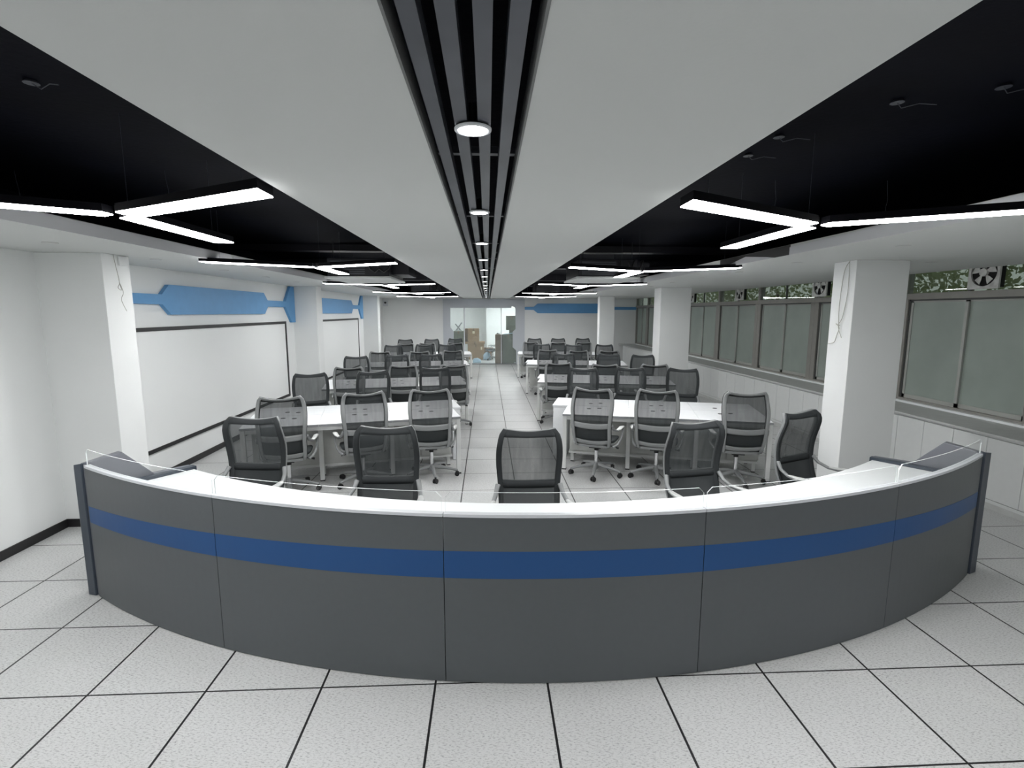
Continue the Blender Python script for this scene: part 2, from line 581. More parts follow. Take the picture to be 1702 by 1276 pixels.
ordn = ['nearest', 'second', 'third', 'fourth', 'fifth', 'sixth', 'seventh', 'eighth', 'ninth', 'tenth', 'eleventh', 'twelfth', 'thirteenth', 'fourteenth', 'fifteenth', 'sixteenth']
dl0 = None
for k in range(-5, 15):
    y = 1.51 + 1.19 * k
    if dl0 is None:
        dl0 = thing('downlight', '', 'ceiling light', (DLX, y, CZ), 0, 'lit downlights in the central strip')
        ring = MB()
        n = 32
        vs = []
        for r, z in ((0.052, -0.001), (0.0515, -0.006), (0.043, -0.008), (0.041, -0.002)):
            vs += [(r * cos(2 * pi * i / n), r * sin(2 * pi * i / n), z) for i in range(n)]
        fs = [(a * n + (i + 1) % n, a * n + i, (a + 1) * n + i, (a + 1) * n + (i + 1) % n) for a in range(3) for i in range(n)]
        ring.add(vs, fs, 0, True)
        ring.build('trim_ring', M_['ledge'], dl0)
        MB().add([(0.0425 * cos(2 * pi * i / 32), 0.0425 * sin(2 * pi * i / 32), -0.005) for i in range(32)], [list(range(32))[::-1]]).build('lens', M_['spot_light'], dl0)
        MB().cyl((0, 0, -0.004), 0.046, 0.008, 24).cyl((0, 0, 0.004), 0.012, 0.06, 16).build('housing', M_['black'], dl0)
        d = dl0
    else:
        d = copy_tree(dl0)
        d.location = (DLX, y, CZ)
    if k >= 0:
        d['label'] = '%s round lit downlight along the dark central ceiling strip' % ordn[k]
    else:  # unseen downlights, added to help light the foreground
        d['label'] = 'added round lit downlight in the dark strip overhead, unseen behind the viewpoint'

# ------------------------------------------------------------------ Y shaped pendants
def arm_poly(d, n, g, L, w, cut):
    h = w / 2
    s = h / tan(radians(60))
    D = Vector((d[0], d[1]))
    Nn = Vector((n[0], n[1]))
    pts = [D * g, D * (g + s) + Nn * h]
    if cut == 'y':      # end cut parallel to the room's length
        for sg in (1, -1):
            base = D * 0 + Nn * (h * sg)
            t = (D.x * L - base.x) / D.x
            pts.append(base + D * t)
    else:
        pts += [D * L + Nn * h, D * L - Nn * h]
    pts.append(D * (g + s) - Nn * h)
    return [(p.x, p.y) for p in pts]
def pendant(x, y, label):
    t = thing('y_shaped_pendant_light', label, 'ceiling light', (x, y, 2.45), 0, 'Y shaped linear pendants in the black ceiling')
    return t
pend0 = pendant(-1.82, 2.73, '')
for a, L, cut in ((-30, 1.07, 'y'), (210, 1.07, 'y'), (90, 1.0, 's')):
    d = (cos(radians(a)), sin(radians(a)))
    n = (-d[1], d[0])
    h = MB().prism(arm_poly(d, n, 0.035, L, 0.130, cut), 0.002, 0.04, 'z').build('arm_housing', M_['housing'], pend0)
    MB().prism(arm_poly(d, n, 0.037, L - 0.002, 0.128, cut), -0.003, 0.002, 'z').build('diffuser', M_['bar_light'], h)
MB().cyl((0, 0, 0.01), 0.03, 0.035, 12).build('hub', M_['black'], pend0)
wr = MB()
for px, py in ((0.8, -0.46), (-0.8, -0.46), (0, 0.85), (0, 0.05)):
    wr.cyl((px, py, 0.05), 0.0015, BZ - 2.45 - 0.05, 6)
wr.build('suspension_wire', M_['cable_dark'], pend0)
ROW = ['nearest', 'second', 'third', 'fourth', 'farthest']
for side, xs, ys in (('left', -1.82, (2.73, 5.72, 9.42, 13.2, 16.45)), ('right', 1.81, (2.84, 6.08, 9.36, 13.45, 16.45))):
    for i, y in enumerate(ys):
        p = pend0 if (side == 'left' and i == 0) else copy_tree(pend0)
        p.location = (xs, y, 2.45)
        p['label'] = '%s Y-shaped white light bar in the black ceiling on the %s side' % (ROW[i], side)
    for y in (-0.6,):  # extra pendant per side, out of view, added to light the foreground
        p = copy_tree(pend0)
        p.location = (xs, y, 2.45)
        p['label'] = 'added Y-shaped white light bar on the %s side, unseen behind the viewpoint' % side

# small unlit downlights in the white side soffits
def plate(x, y, label):
    o = MB().cyl((0, 0, -0.004), 0.05, 0.006, 28).build('recessed_downlight', M_['downlight_off'])
    o.location = (x, y, CZ)
    tag(o, label, 'ceiling light', 'unlit downlights in the side soffits')
for i, y in enumerate((4.04, 5.26, 6.56, 7.75, 8.95, 10.15)):
    plate(-3.23, y, '%s unlit round downlight in the white left soffit' % ordn[i])
for i, y in enumerate((3.87, 5.22, 6.44, 7.6, 8.8, 10.0)):
    plate(3.19, y, '%s unlit round downlight along the white right soffit edge' % ordn[i])
plate(4.53, 5.11, 'unlit round downlight in right soffit, above the gap between pillar and fan window')

# ------------------------------------------------------------------ ceiling cassettes and ducts
def cassette(x0, x1, y0, y1, z, label, duct=True):
    t = thing('air_conditioning_unit', label, 'air conditioner', ((x0 + x1) / 2, (y0 + y1) / 2, z), 0, 'ducted air units in the black ceiling')
    w, l = (x1 - x0) / 2, (y1 - y0) / 2
    MB().box(-w, w, -l, l, 0.0, 0.03).build('return_panel', M_['ac'], t, bevel=0.005)
    MB().box(-w + 0.03, w - 0.03, -l + 0.03, l - 0.03, 0.03, 0.27).build('casing', M_['duct'], t, bevel=0.01)
    g = MB()
    for k in range(7):
        z0 = 0.06 + 0.027 * k
        g.box(-w + 0.08, w - 0.35, -l + 0.015, -l + 0.03, z0, z0 + 0.012)
    g.build('grille', M_['slat'], t)
    h = MB()
    for s in (0.0, 0.12):
        h.tube([(w - 0.30 + s, -l - 0.02, 0.24), (w - 0.26 + s, -l - 0.04, 0.12), (w - 0.20 + s, -l - 0.04, 0.08), (w - 0.14 + s, -l - 0.04, 0.13), (w - 0.10 + s, -l - 0.02, 0.25)], 0.014)
    h.build('pipe', M_['rubber'], t)
    MB().box(w - 0.04, w + 0.2, -l + 0.25, l - 0.2, 0.07, 0.24).build('duct', M_['duct'], t)
    for sx in (-1, 1):
        for sy in (-1, 1):
            MB().cyl((sx * (w - 0.1), sy * (l - 0.1), 0.26), 0.005, BZ - z - 0.26, 8).build('hanger_rod', M_['duct'], t)
cassette(-2.17, -1.29, 7.05, 8.25, 2.42, 'white-bottomed air unit beside third left light bar')
cassette(1.25, 2.15, 7.2, 8.4, 2.44, 'white-bottomed air unit beside third right light bar')
cassette(-2.2, -1.3, 14.8, 15.7, 2.50, 'distant white-bottomed air unit in left black ceiling')
cassette(1.35, 2.45, 14.9, 15.7, 2.50, 'distant white-bottomed air unit in right black ceiling')

# dangling wires and anchors of the black ceiling
WL = [(-1.94, 2.43, 'black anchor with a wire stub in the near left black ceiling', 0), (-3.3, 3.9, 'thin wire hanging against the black ceiling at far left', 1),
      (-2.25, 3.85, 'thin curled wire in left black ceiling above the near light bar', 1), (1.91, 2.44, 'black anchor with wire tail in the near right black ceiling', 0),
      (1.63, 2.93, 'black anchor close to the right edge of the white centre panel', 0), (1.63, 3.27, 'small black anchor, farther along the white centre panel edge', 0),
      (2.24, 2.26, 'long wire and anchor at the top right of the black ceiling', 0), (2.16, 3.89, 'thin wire hanging above the near right light bar junction', 1),
      (3.0, 3.85, 'thin wire hanging above the near right light bar arm', 1)]
for x, y, lab, k in WL:
    m = MB()
    if k == 0:
        m.cyl((0, 0, -0.012), 0.03, 0.012, 12, r2=0.02)
        m.tube([(0, 0, -0.01), (0.03, 0.01, -0.03), (0.09, -0.02, -0.02), (0.15, -0.05, -0.035)], 0.0022, 6)
    else:
        m.tube([(0, 0, 0), (0.004, 0, -0.06), (0.015, 0.0, -0.13), (0.012, 0.01, -0.2), (0.03, 0.0, -0.27)], 0.002, 6)
    o = m.build('ceiling_wire', M_['cable_dark'])
    o.location = (x, y, BZ)
    tag(o, lab, 'wire', 'loose wires in the black ceiling')

# ------------------------------------------------------------------ cables on the columns
o = MB().box(0, 0.02, -0.045, 0.045, -0.09, -0.005).build('junction_box', M_['wall'], bevel=0.004)
o.location = (-3.34, 4.93, CZ)
tag(o, 'small white junction box at the top of the near left pillar', 'junction box')
m = MB().wire([(0.006, 0, 0), (0.012, 0.01, -0.1), (0.016, 0.03, -0.24), (0.02, 0.0, -0.29), (0.014, 0.05, -0.31), (0.02, 0.02, -0.24), (0.02, 0.06, -0.33), (0.012, 0.04, -0.4), (0.014, 0.09, -0.5)], 0.0024, 8)
o = m.build('hanging_cable', M_['cable'])
o.location = (-3.34, 4.83, CZ)
tag(o, 'thin knotted cable hanging down the near left pillar', 'cable')
m = MB().wire([(-0.006, 0.0, 0), (-0.012, 0.06, -0.1), (-0.012, 0.09, -0.4), (-0.02, 0.07, -0.6), (-0.02, 0.05, -0.64), (-0.025, 0.1, -0.62), (-0.015, 0.06, -0.66), (-0.014, 0.09, -0.74), (-0.014, 0.12, -0.81), (-0.02, 0.2, -0.83)], 0.0035, 8)
m.wire([(-0.01, 0.0, 0), (-0.01, -0.01, -0.3), (-0.012, 0.03, -0.55), (-0.02, 0.07, -0.64), (-0.012, 0.02, -0.76)], 0.003, 8)
o = m.build('hanging_cable', M_['cable'])
o.location = (3.6, 5.0, CZ)
tag(o, 'thin looped cable hanging down the near right pillar', 'cable')

# ------------------------------------------------------------------ whiteboards and wall emblems
def whiteboard(y0, y1, label):
    t = thing('whiteboard', label, 'whiteboard', (XL, (y0 + y1) / 2, 1.07), 0, 'whiteboards on the left wall')
    h = (y1 - y0) / 2
    MB().box(0.0, 0.012, -h, h, -0.7, 0.7).build('panel', M_['board'], t)
    for nm, b in (('frame_rail', (0, 0.025, -h, h, 0.68, 0.725)), ('frame_rail', (0, 0.025, -h, h, -0.725, -0.68)), ('frame_post', (0, 0.025, h - 0.045, h, -0.68, 0.68)), ('frame_post', (0, 0.025, -h, -h + 0.045, -0.68, 0.68))):
        MB().box(*b).build(nm, M_['black'], t)
whiteboard(5.25, 10.1, 'large black-framed whiteboard between first and second left pillars')
whiteboard(11.1, 15.68, 'farther black-framed whiteboard between second and third left pillars')

def emblem_poly(s0, b0, b1, rod1, end):
    """outline along s (length) and z: thin nozzle, long barrel, thin rod, flared end"""
    zc = 2.12
    P = [(s0, zc - .055), (b0, zc - .06), (b0 + .15, zc - .18), (b1, zc - .18), (b1 + .14, zc - .055)]
    Q = [(s0, zc + .055), (b0, zc + .06), (b0 + .15, zc + .18), (b1, zc + .18), (b1 + .14, zc + .055)]
    if end:
        P += [(rod1, zc - .055), (rod1 + .28, zc - .35), (end, zc - .35)]
        Q += [(rod1, zc + .055), (rod1 + .28, zc + .35), (end, zc + .35)]
    else:
        P += [(rod1, zc - .055)]
        Q += [(rod1, zc + .055)]
    return P + Q[::-1]
for a, lab in (((5.2, 6.32, 9.12, 10.06, 10.52), 'blue syringe-shaped wall panel above the near whiteboard'), ((11.0, 12.1, 14.85, 15.75, 16.2), 'blue syringe-shaped wall panel above the farther whiteboard')):
    o = MB().prism(emblem_poly(*a), XL + 0.001, XL + 0.05, 'x').build('wall_emblem', M_['blue_sign'])
    tag(o, lab, 'wall sign', 'blue syringe-shaped wall panels')
o = MB().prism(emblem_poly(1.415, 1.75, 4.45, 5.69, None), YE - 0.05, YE - 0.001, 'y').build('wall_emblem', M_['blue_sign'])
tag(o, 'blue syringe-shaped wall panel high on the far end wall', 'wall sign', 'blue syringe-shaped wall panels')

# camera on end wall
t = thing('security_camera', 'small black camera on a bracket at the left of end wall', 'camera', (-3.78, YE, 2.32))
MB().box(-0.09, 0.09, -0.012, 0, -0.13, 0.08).build('mount_plate', M_['ledge'], t, bevel=0.004)
MB().cyl((0, -0.09, 0.0), 0.035, 0.08, 16, 'y').build('camera_body', M_['rubber'], t)

# ------------------------------------------------------------------ glazed partition at the end
fz = CZ - 0.02
t = MB()
# frame with a cut-out: left jamb, right jamb (notched), header; thickness .12
X = lambda u: -1.30 + (u - 752) / 44.3
Zp = lambda v: (605.5 - v) / 44.3
th0, th1 = YE - 0.03, YE + 0.09
left = [(PX0, 0), (X(748), 0), (X(748), Zp(582)), (X(753), Zp(576.5)), (X(753), Zp(549)), (X(748), Zp(543)), (X(748), fz), (PX0, fz)]
t.prism(left, th0, th1, 'y')
right = [(X(858), 0), (PX1, 0), (PX1, fz), (X(850), fz), (X(850), Zp(508)), (X(853), Zp(508.5)), (X(855.5), Zp(510)), (X(856.8), Zp(513)), (X(857), Zp(546)), (X(852), Zp(551)), (X(852), Zp(576.5)), (X(858), Zp(582))]
t.prism(right, th0, th1, 'y')
t.box(X(748), X(850), th0, th1, Zp(511), fz)
struct('door_1', t, M_['partition_frame'])
D1 = bpy.data.objects['door_1']
MB().box(X(748), X(858), YE + 0.02, YE + 0.032, 0.01, Zp(511)).build('door_glass', M_['partition'], D1)
MB().box(X(770.2), X(772), YE + 0.01, YE + 0.05, 0, Zp(511)).box(X(832.4), X(833.4), YE + 0.01, YE + 0.05, 0, Zp(511)).build('door_stile', M_['ledge'], D1)
MB().box(X(748), X(858), YE - 0.0, YE + 0.05, 0, 0.035).build('door_threshold', M_['slat_trim'], D1)
# back room
struct('wall_back_room', MB().box(-3.0, 3.0, 22.9, 23.0, 0, 2.6).box(-3.0, -2.9, YE + 0.12, 22.9, 0, 2.6).box(2.9, 3.0, YE + 0.12, 22.9, 0, 2.6), M_['wall'])
struct('ceiling_back_room', MB().box(-3.0, 3.0, YE + 0.12, 23.0, 2.6, 2.7), M_['ceil'])
struct('wall_back_room_nib', MB().box(-0.05, 0.0, 22.2, 22.9, 0, 2.6), M_['wall'])
for px, py, sz in ((-0.2, 20.8, 0.1), (1.3, 21.3, 0.5)):
    pl = thing('ceiling_panel_light', 'bright ceiling panel light in the room behind the glass, %s' % ('small round centre one' if sz < .2 else 'large right one'), 'ceiling light', (px, py, 2.598))
    MB().box(-sz, sz, -sz, sz, -0.02, 0).build('frame', M_['ledge'], pl)
    MB().box(-sz + 0.015, sz - 0.015, -sz + 0.015, sz - 0.015, -0.024, -0.02).build('diffuser', M_['back_light'], pl)
pl = thing('ceiling_panel_light', 'ceiling panel light in the room behind the glass, on its left side', 'ceiling light', (-1.6, 21.3, 2.598))
MB().box(-.3, .3, -.3, .3, -0.02, 0).build('frame', M_['ledge'], pl)
MB().box(-.28, .28, -.28, .28, -0.024, -0.02).build('diffuser', M_['back_light'], pl)

def carton(x, y, z, w, d, h, m, label, rz=0, label_patch=None, flap=False):
    t = thing('cardboard_box', label, 'box', (x, y, z), rz, 'boxes stored behind the glass partition')
    MB().box(-w / 2, w / 2, -d / 2, d / 2, 0.0, h).build('carton', M_[m], t, bevel=0.004)
    MB().box(-0.025, 0.025, -d / 2 - 0.001, d / 2 + 0.001, h - 0.001, h + 0.002).box(-0.025, 0.025, -d / 2 - 0.002, -d / 2, h - 0.12, h).build('packing_tape', M_['card_dark'], t)
    if label_patch:
        a, b, c, e = label_patch
        MB().box(a, b, -d / 2 - 0.003, -d / 2, c, e).build('paper_label', M_['tape'], t)
carton(-0.485, 21.65, 0.0, 0.69, 0.5, 0.65, 'card', 'large brown cardboard box on floor beneath the flat carton', 0, (0.20, 0.26, 0.42, 0.54))
carton(-0.53, 21.68, 0.655, 0.84, 0.60, 0.09, 'card', 'flat brown carton lying on the large box behind the glass')
carton(-0.58, 21.6, 0.75, 0.47, 0.38, 0.55, 'card', 'upright brown cardboard box on top of the flat carton', 0, (-0.04, 0.05, 0.34, 0.44))
carton(-0.88, 21.90, 0.75, 0.16, 0.2, 0.54, 'card_dark', 'dark brown box behind the upright box on the flat carton')
carton(0.05, 22.3, 0.0, 0.40, 0.4, 0.44, 'card_dark', 'dark box under the stray chair behind the glass')
carton(0.43, 19.75, 0.0, 0.26, 0.4, 0.50, 'card_dark', 'lower dark brown box at the right, behind glass')
carton(0.43, 19.75, 0.505, 0.26, 0.4, 0.62, 'card_dark', 'upper dark brown box at the right, behind glass')
carton(0.80, 19.85, 0.0, 0.46, 0.5, 1.12, 'card_olive', 'tall olive-grey wrapped box standing at right behind the glass')
carton(1.02, 20.4, 0.0, 0.3, 0.3, 1.28, 'card_olive', 'olive-grey box behind the tall wrapped one, carrying the top box')
carton(0.93, 20.12, 1.285, 0.36, 0.3, 0.55, 'card_olive', 'tilted olive-grey box on top of the right-hand pile', radians(6))
carton(-1.21, 21.6, 0.0, 0.44, 0.4, 1.19, 'card_olive', 'grey-brown box at the left behind the glass, under crossed legs')
m = MB()
for a, b in (((-0.13, 0, 0.28), (0.1, 0, 0.0)), ((0.14, 0, 0.33), (-0.1, 0, 0.0))):
    m.tube([a, b], 0.028, 8)
m.tube([(-0.14, 0, 0.0), (0, 0, 0.02), (0.14, 0, 0.0)], 0.02, 8)
o = m.build('crossed_chair_base', M_['frame'])
o.location = (-1.21, 21.6, 1.215)
tag(o, 'upturned grey chair base with crossed legs on the left box', 'chair base')
def bag(x, y, z, w, h, label):
    m = MB()
    n, k = 14, 7
    vs, fs = [], []
    rr = random.Random(int(x * 100) + 5)
    for j in range(k + 1):
        ph = pi / 2 * j / k
        for i in range(n):
            a = 2 * pi * i / n
            q = 1 + rr.uniform(-.12, .12)
            vs.append((w * cos(ph) ** .6 * cos(a) * q if j < k else 0.0, w * .7 * cos(ph) ** .6 * sin(a) * q if j < k else 0.0, h * sin(ph) * q))
    for j in range(k):
        for i in range(n):
            fs.append((j * n + i, j * n + (i + 1) % n, (j + 1) * n + (i + 1) % n, (j + 1) * n + i))
    fs.append(list(range(n))[::-1])
    m.add(vs, fs, 0, True)
    o = m.build('plastic_bag', M_['bag'])
    o.location = (x, y, z)
    tag(o, label, 'bag', 'pale blue bags behind the glass')
bag(-0.42, 20.1, 0.002, 0.17, 0.17, 'pale blue plastic bag on the floor before the large box')
bag(-0.02, 21.4, 0.002, 0.16, 0.30, 'pale blue plastic bag on the floor between the box piles')
o = MB().box(-0.17, 0.17, -0.12, 0.12, 0, 0.015).build('blue_board', M_['bag'])
o.location = (0.80, 19.8, 1.125)
o.rotation_euler = (0, radians(-6), 0)
o.location.z = 1.145
tag(o, 'thin pale blue sheet lying on the tall olive box', 'sheet')

# ------------------------------------------------------------------ windows and fans
posts = [1.19 + 1.87 * k for k in range(0, 10)]
posts[-1] = 18.02
posts.append(YE)
for k in range(len(posts) - 1):
    y0, y1 = posts[k], posts[k + 1]
    L = y1 - y0
    t = bpy.data.objects.new('window_%d' % (k + 1), None)
    COL.objects.link(t)
    t.location = (XR, y0, 0)
    t['kind'] = 'structure'
    pw = 0.11
    f = MB()
    f.box(-0.03, 0.09, 0, pw, WZ0, WZT).box(-0.03, 0.09, L - pw, L, WZ0, WZT)
    f.box(-0.03, 0.09, pw, L - pw, WZ0, WZ0 + 0.045)
    f.box(-0.045, 0.09, 0, L, WZT - 0.045, WZT + 0.035)
    f.box(-0.02, 0.09, 0, 0.035, WZT, WZ1).box(-0.02, 0.09, L - 0.035, L, WZT, WZ1)
    f.build('window_frame', M_['alu'], t, bevel=0.004)
    MB().box(-0.01, 0.06, pw - 0.002, pw + 0.02, WZ0 + 0.03, WZT - 0.04).box(-0.01, 0.06, L - pw - 0.02, L - pw + 0.002, WZ0 + 0.03, WZT - 0.04).box(-0.01, 0.06, pw, L - pw, WZT - 0.065, WZT - 0.04).build('window_rebate', M_['alu_dark'], t)
    mid = L / 2
    for a, b, dx in ((pw + 0.02, mid + 0.02, 0.02), (mid - 0.02, L - pw - 0.02, 0.0)):
        s = MB()
        z0, z1 = WZ0 + 0.045, WZT - 0.055
        sw = 0.038
        s.box(dx, dx + 0.02, a, a + sw, z0, z1).box(dx, dx + 0.02, b - sw, b, z0, z1)
        s.box(dx, dx + 0.02, a, b, z0, z0 + 0.05).box(dx, dx + 0.02, a, b, z1 - 0.03, z1)
        so = s.build('sash', M_['sash'], t)
        MB().box(dx + 0.008, dx + 0.013, a + 0.01, b - 0.01, z0 + 0.02, z1 - 0.01).build('frosted_pane', M_['frost'], so)
    MB().box(0.0, 0.03, mid - 0.012, mid + 0.012, WZT, WZ1).build('transom_bar', M_['alu_dark'], t)
    MB().box(0.012, 0.018, 0.03, L - 0.03, WZT + 0.02, WZ1).build('transom_pane', M_['clear'], t)

def fan(y, label, src=None):
    t = thing('exhaust_fan', label, 'exhaust fan', (XR - 0.075, y, 2.425), 0, 'exhaust fans in the transom windows')
    R = 0.155
    n = 40
    S = 0.185
    v, fcs = [], []
    for x in (0.0, 0.02):
        for i in range(n):
            a = 2 * pi * i / n
            v.append((x, R * cos(a), R * sin(a)))
        for i in range(n):
            a = 2 * pi * i / n
            q = S / max(abs(cos(a)), abs(sin(a)))
            v.append((x, q * cos(a), q * sin(a)))
    for i in range(n):
        j = (i + 1) % n
        fcs += [(i, n + i, n + j, j), (2 * n + i, 2 * n + j, 3 * n + j, 3 * n + i), (i, j, 2 * n + j, 2 * n + i), (n + i, 3 * n + i, 3 * n + j, n + j)]
    MB().add(v, fcs).build('housing', M_['fan'], t)
    MB().box(0.02, 0.085, -0.17, 0.17, -0.17, 0.17).build('shroud', M_['fan_dark'], t)
    MB().cyl((-0.012, 0, 0), 0.045, 0.03, 20, 'x').build('hub', M_['fan'], t)
    for k in range(5):
        a0 = 2 * pi * k / 5 + 0.3
        vs = []
        for r, w in ((0.035, 0.22), (0.09, 0.36), (0.14, 0.34)):
            for s in (-1, 1):
                a = a0 + s * w
                vs.append((0.004 + 0.007 * s, r * cos(a), r * sin(a)))
        vs2 = [(p[0] + 0.003, p[1], p[2]) for p in vs]
        fs = [(0, 1, 3, 2), (2, 3, 5, 4), (6, 8, 9, 7), (8, 10, 11, 9), (0, 2, 8, 6), (2, 4, 10, 8), (1, 7, 9, 3), (3, 9, 11, 5), (4, 5, 11, 10), (0, 6, 7, 1)]
        MB().add(vs + vs2, fs).build('blade', M_['fan'], t)
fan(5.63, 'white exhaust fan in the transom right of the near right pillar')
fan(8.52, 'white exhaust fan in the transom just left of the near pillar')
fan(11.3, 'white exhaust fan midway along the middle window stretch')
fan(14.02, 'white exhaust fan at the far end of the middle window stretch')

# sill and low cabinets under the windows
struct('trim_4', MB().box(5.03, XR - 0.03, 1.2, YE - 0.01, 0.745, 0.772), M_['sill'], bevel=0.004)
struct('trim_5', MB().box(XR - 0.10, XR - 0.031, 1.2, YE - 0.01, 0.772, 0.80), M_['worktop'], bevel=0.003)
cab0 = None
ys = [1.39 + 0.76 * k for k in range(24)]
idx = 0
for y in ys:
    if y + 0.76 > YE:
        break
    if cab0 is None:
        cab0 = thing('low_cabinet', '', 'cabinet', (5.07, y, 0), 0, 'low white cabinets under the windows')
        c = cab0
        MB().box(0.018, 0.55, 0.001, 0.759, 0.06, 0.744).build('carcass', M_['cab_dark'], cab0)
        MB().box(0.004, 0.55, 0.0, 0.76, 0.0, 0.06).build('plinth', M_['sill'], cab0)
        MB().box(0.0, 0.02, 0.0, 0.76, 0.725, 0.744).build('face_rail', M_['cab'], cab0)
        MB().box(0.0, 0.02, 0.0, 0.76, 0.062, 0.095).build('face_rail', M_['cab'], cab0)
        MB().box(0.0, 0.018, 0.0025, 0.3775, 0.10, 0.72).build('door', M_['cab'], cab0, bevel=0.002)
        MB().box(0.0, 0.018, 0.3825, 0.7575, 0.10, 0.72).build('door', M_['cab'], cab0, bevel=0.002)
    else:
        c = copy_tree(cab0)
        c.location = (5.07, y, 0)
    idx += 1
    if y + 0.76 < 6.1:
        c['label'] = 'low off-white two-door cabinet under the near window, unit %s from the pillar' % ordn[max(0, int(round((5.95 - y - 0.76) / 0.76)))].replace('nearest', 'first')
    elif y < 14.3:
        c['label'] = 'low off-white two-door cabinet under the middle windows, unit %s from the near pillar' % ordn[int(round((y - 5.95) / 0.76))].replace('nearest', 'first')
    else:
        c['label'] = 'low off-white two-door cabinet under the farthest windows, unit %s from middle pillar' % ordn[int(round((y - 13.55) / 0.76))].replace('nearest', 'first')

# outside: trees and ground
struct('ground', MB().box(XR + 0.2, 30, -10, 40, -0.6, -0.5), M_['concrete'])
for i, (tx, ty, tr_, n, lab) in enumerate(((9.2, 9.3, 2.6, 5200, 'green leafy tree outside the window beside near right pillar'), (9.6, 16.5, 4.2, 5200, 'green leafy tree outside the middle windows'), (10.0, 26.0, 4.6, 4200, 'green leafy tree outside the farthest windows'))):
    t = thing('tree', lab, 'tree', (tx, ty, -0.5), 0, 'trees outside the windows')
    MB().tube([(0, 0, 0), (0.05, 0.05, 1.5), (-0.05, 0.1, 3.2)], [0.14, 0.10, 0.04], 10).build('trunk', M_['bark'], t)
    m = MB()
    rr = random.Random(30 + i)
    for _ in range(n):
        th, ph = rr.uniform(0, 2 * pi), math.acos(rr.uniform(-1, 1))
        R = rr.uniform(0.35, 1.0) ** .5
        c = Vector((sin(ph) * cos(th) * R * 1.2, sin(ph) * sin(th) * R * tr_, 3.25 + cos(ph) * R * 1.3))
        a = Vector((rr.uniform(-1, 1), rr.uniform(-1, 1), rr.uniform(-1, 1))).normalized()
        b = a.cross(Vector((rr.uniform(-1, 1), rr.uniform(-1, 1), rr.uniform(-1, 1)))).normalized()
        s = rr.uniform(0.05, 0.09)
        m.add([c - a * s, c + b * s * .5, c + a * s, c - b * s * .5], [(0, 1, 2, 3)])
    m.build('foliage', M_['leaf'], t)

# ------------------------------------------------------------------ reception console
KX, KY, KR = 0.4518, 8.0592, 5.5894
def kp(th, r, z):
    a = radians(th)
    return (KX + r * sin(a), KY - r * cos(a), z)
con = thing('reception_console', 'long curved grey console with blue stripe and white worktop', 'reception desk', (KX, KY - KR, 0))
def arc_prism(m, t0, t1, r0, r1, z0, z1, n=16, mi=0, smooth=True):
    """z0/z1 may be functions of theta"""
    f0 = z0 if callable(z0) else (lambda t: z0)
    f1 = z1 if callable(z1) else (lambda t: z1)
    vs = []
    for i in range(n + 1):
        t = t0 + (t1 - t0) * i / n
        vs += [kp(t, r0, f0(t)), kp(t, r1, f0(t)), kp(t, r1, f1(t)), kp(t, r0, f1(t))]
    o = Vector((KX, KY - KR, 0))
    vs = [Vector(v) - o for v in vs]
    for k in range(4):
        fs = [(i * 4 + k, i * 4 + (k + 1) % 4, (i + 1) * 4 + (k + 1) % 4, (i + 1) * 4 + k) for i in range(n)]
        m.add(vs, [f[::-1] for f in fs], mi, False)
    m.add(vs, [(3, 2, 1, 0)[::-1], (n * 4, n * 4 + 1, n * 4 + 2, n * 4 + 3)[::-1]], mi, False)
    return m
joints = [-34.6, -21.15, -7.05, 7.15, 21.35, 34.6]
zb0 = lambda t: 0.600 - 0.030 * (t / 26.0) ** 2
zb1 = lambda t: 0.750 - 0.050 * (t / 26.0) ** 2
for i in range(5):
    g = 0.022
    a, b = joints[i] + g, joints[i + 1] - g
    p = arc_prism(MB(), a, b, KR - 0.018, KR, 0.004, 0.928, 20).build('front_panel', M_['console'], con)
    arc_prism(MB(), a, b, KR - 0.002, KR + 0.0012, zb0, zb1, 20).build('blue_stripe', M_['stripe'], p, label='blue stripe')
    arc_prism(MB(), a, b, KR - 0.034, KR + 0.002, 0.931, 0.948, 20).build('ledge', M_['ledge'], con)
    arc_prism(MB(), a + 0.01, b - 0.01, KR - 0.034, KR - 0.020, 0.80, 0.930, 20).build('inner_riser', M_['console_end_face'], con)
    # acrylic screens
    m = MB()
    a2, b2 = joints[i] + 0.10, joints[i + 1] - 0.10
    n = 24
    rg, tk, z0, z1, ch = KR - 0.020, 0.006, 0.950, 1.060, 0.028
    o = Vector((KX, KY - KR, 0))
    chd = math.degrees(ch / KR)
    ths = [a2, a2 + chd] + [a2 + chd + (b2 - a2 - 2 * chd) * k / n for k in range(1, n)] + [b2 - chd, b2]
    vs = []
    for k, t in enumerate(ths):
        zt = z1 - ch if k in (0, len(ths) - 1) else z1
        vs += [Vector(kp(t, rg, z0)) - o, Vector(kp(t, rg + tk, z0)) - o, Vector(kp(t, rg + tk, zt)) - o, Vector(kp(t, rg, zt)) - o]
    K = len(ths)
    fs, mi = [], []
    for k in range(K - 1):
        for e_ in range(4):
            fs.append((k * 4 + e_, (k + 1) * 4 + e_, (k + 1) * 4 + (e_ + 1) % 4, k * 4 + (e_ + 1) % 4))
            mi.append(1 if e_ in (0, 2) else 0)
    fs += [(0, 1, 2, 3), ((K - 1) * 4 + 3, (K - 1) * 4 + 2, (K - 1) * 4 + 1, (K - 1) * 4)]
    mi += [1, 1]
    m.add(vs, fs, mi)
    m.build('acrylic_screen', [M_['acrylic'], M_['acrylic_edge']], con)
arc_prism(MB(), -34.6, 34.6, KR - 0.033, KR - 0.021, 0.01, 0.80, 60).build('carcass', M_['black'], con)
arc_prism(MB(), -35.0, 35.0, 4.92, KR - 0.036, 0.722, 0.75, 60).build('worktop', M_['worktop'], con)
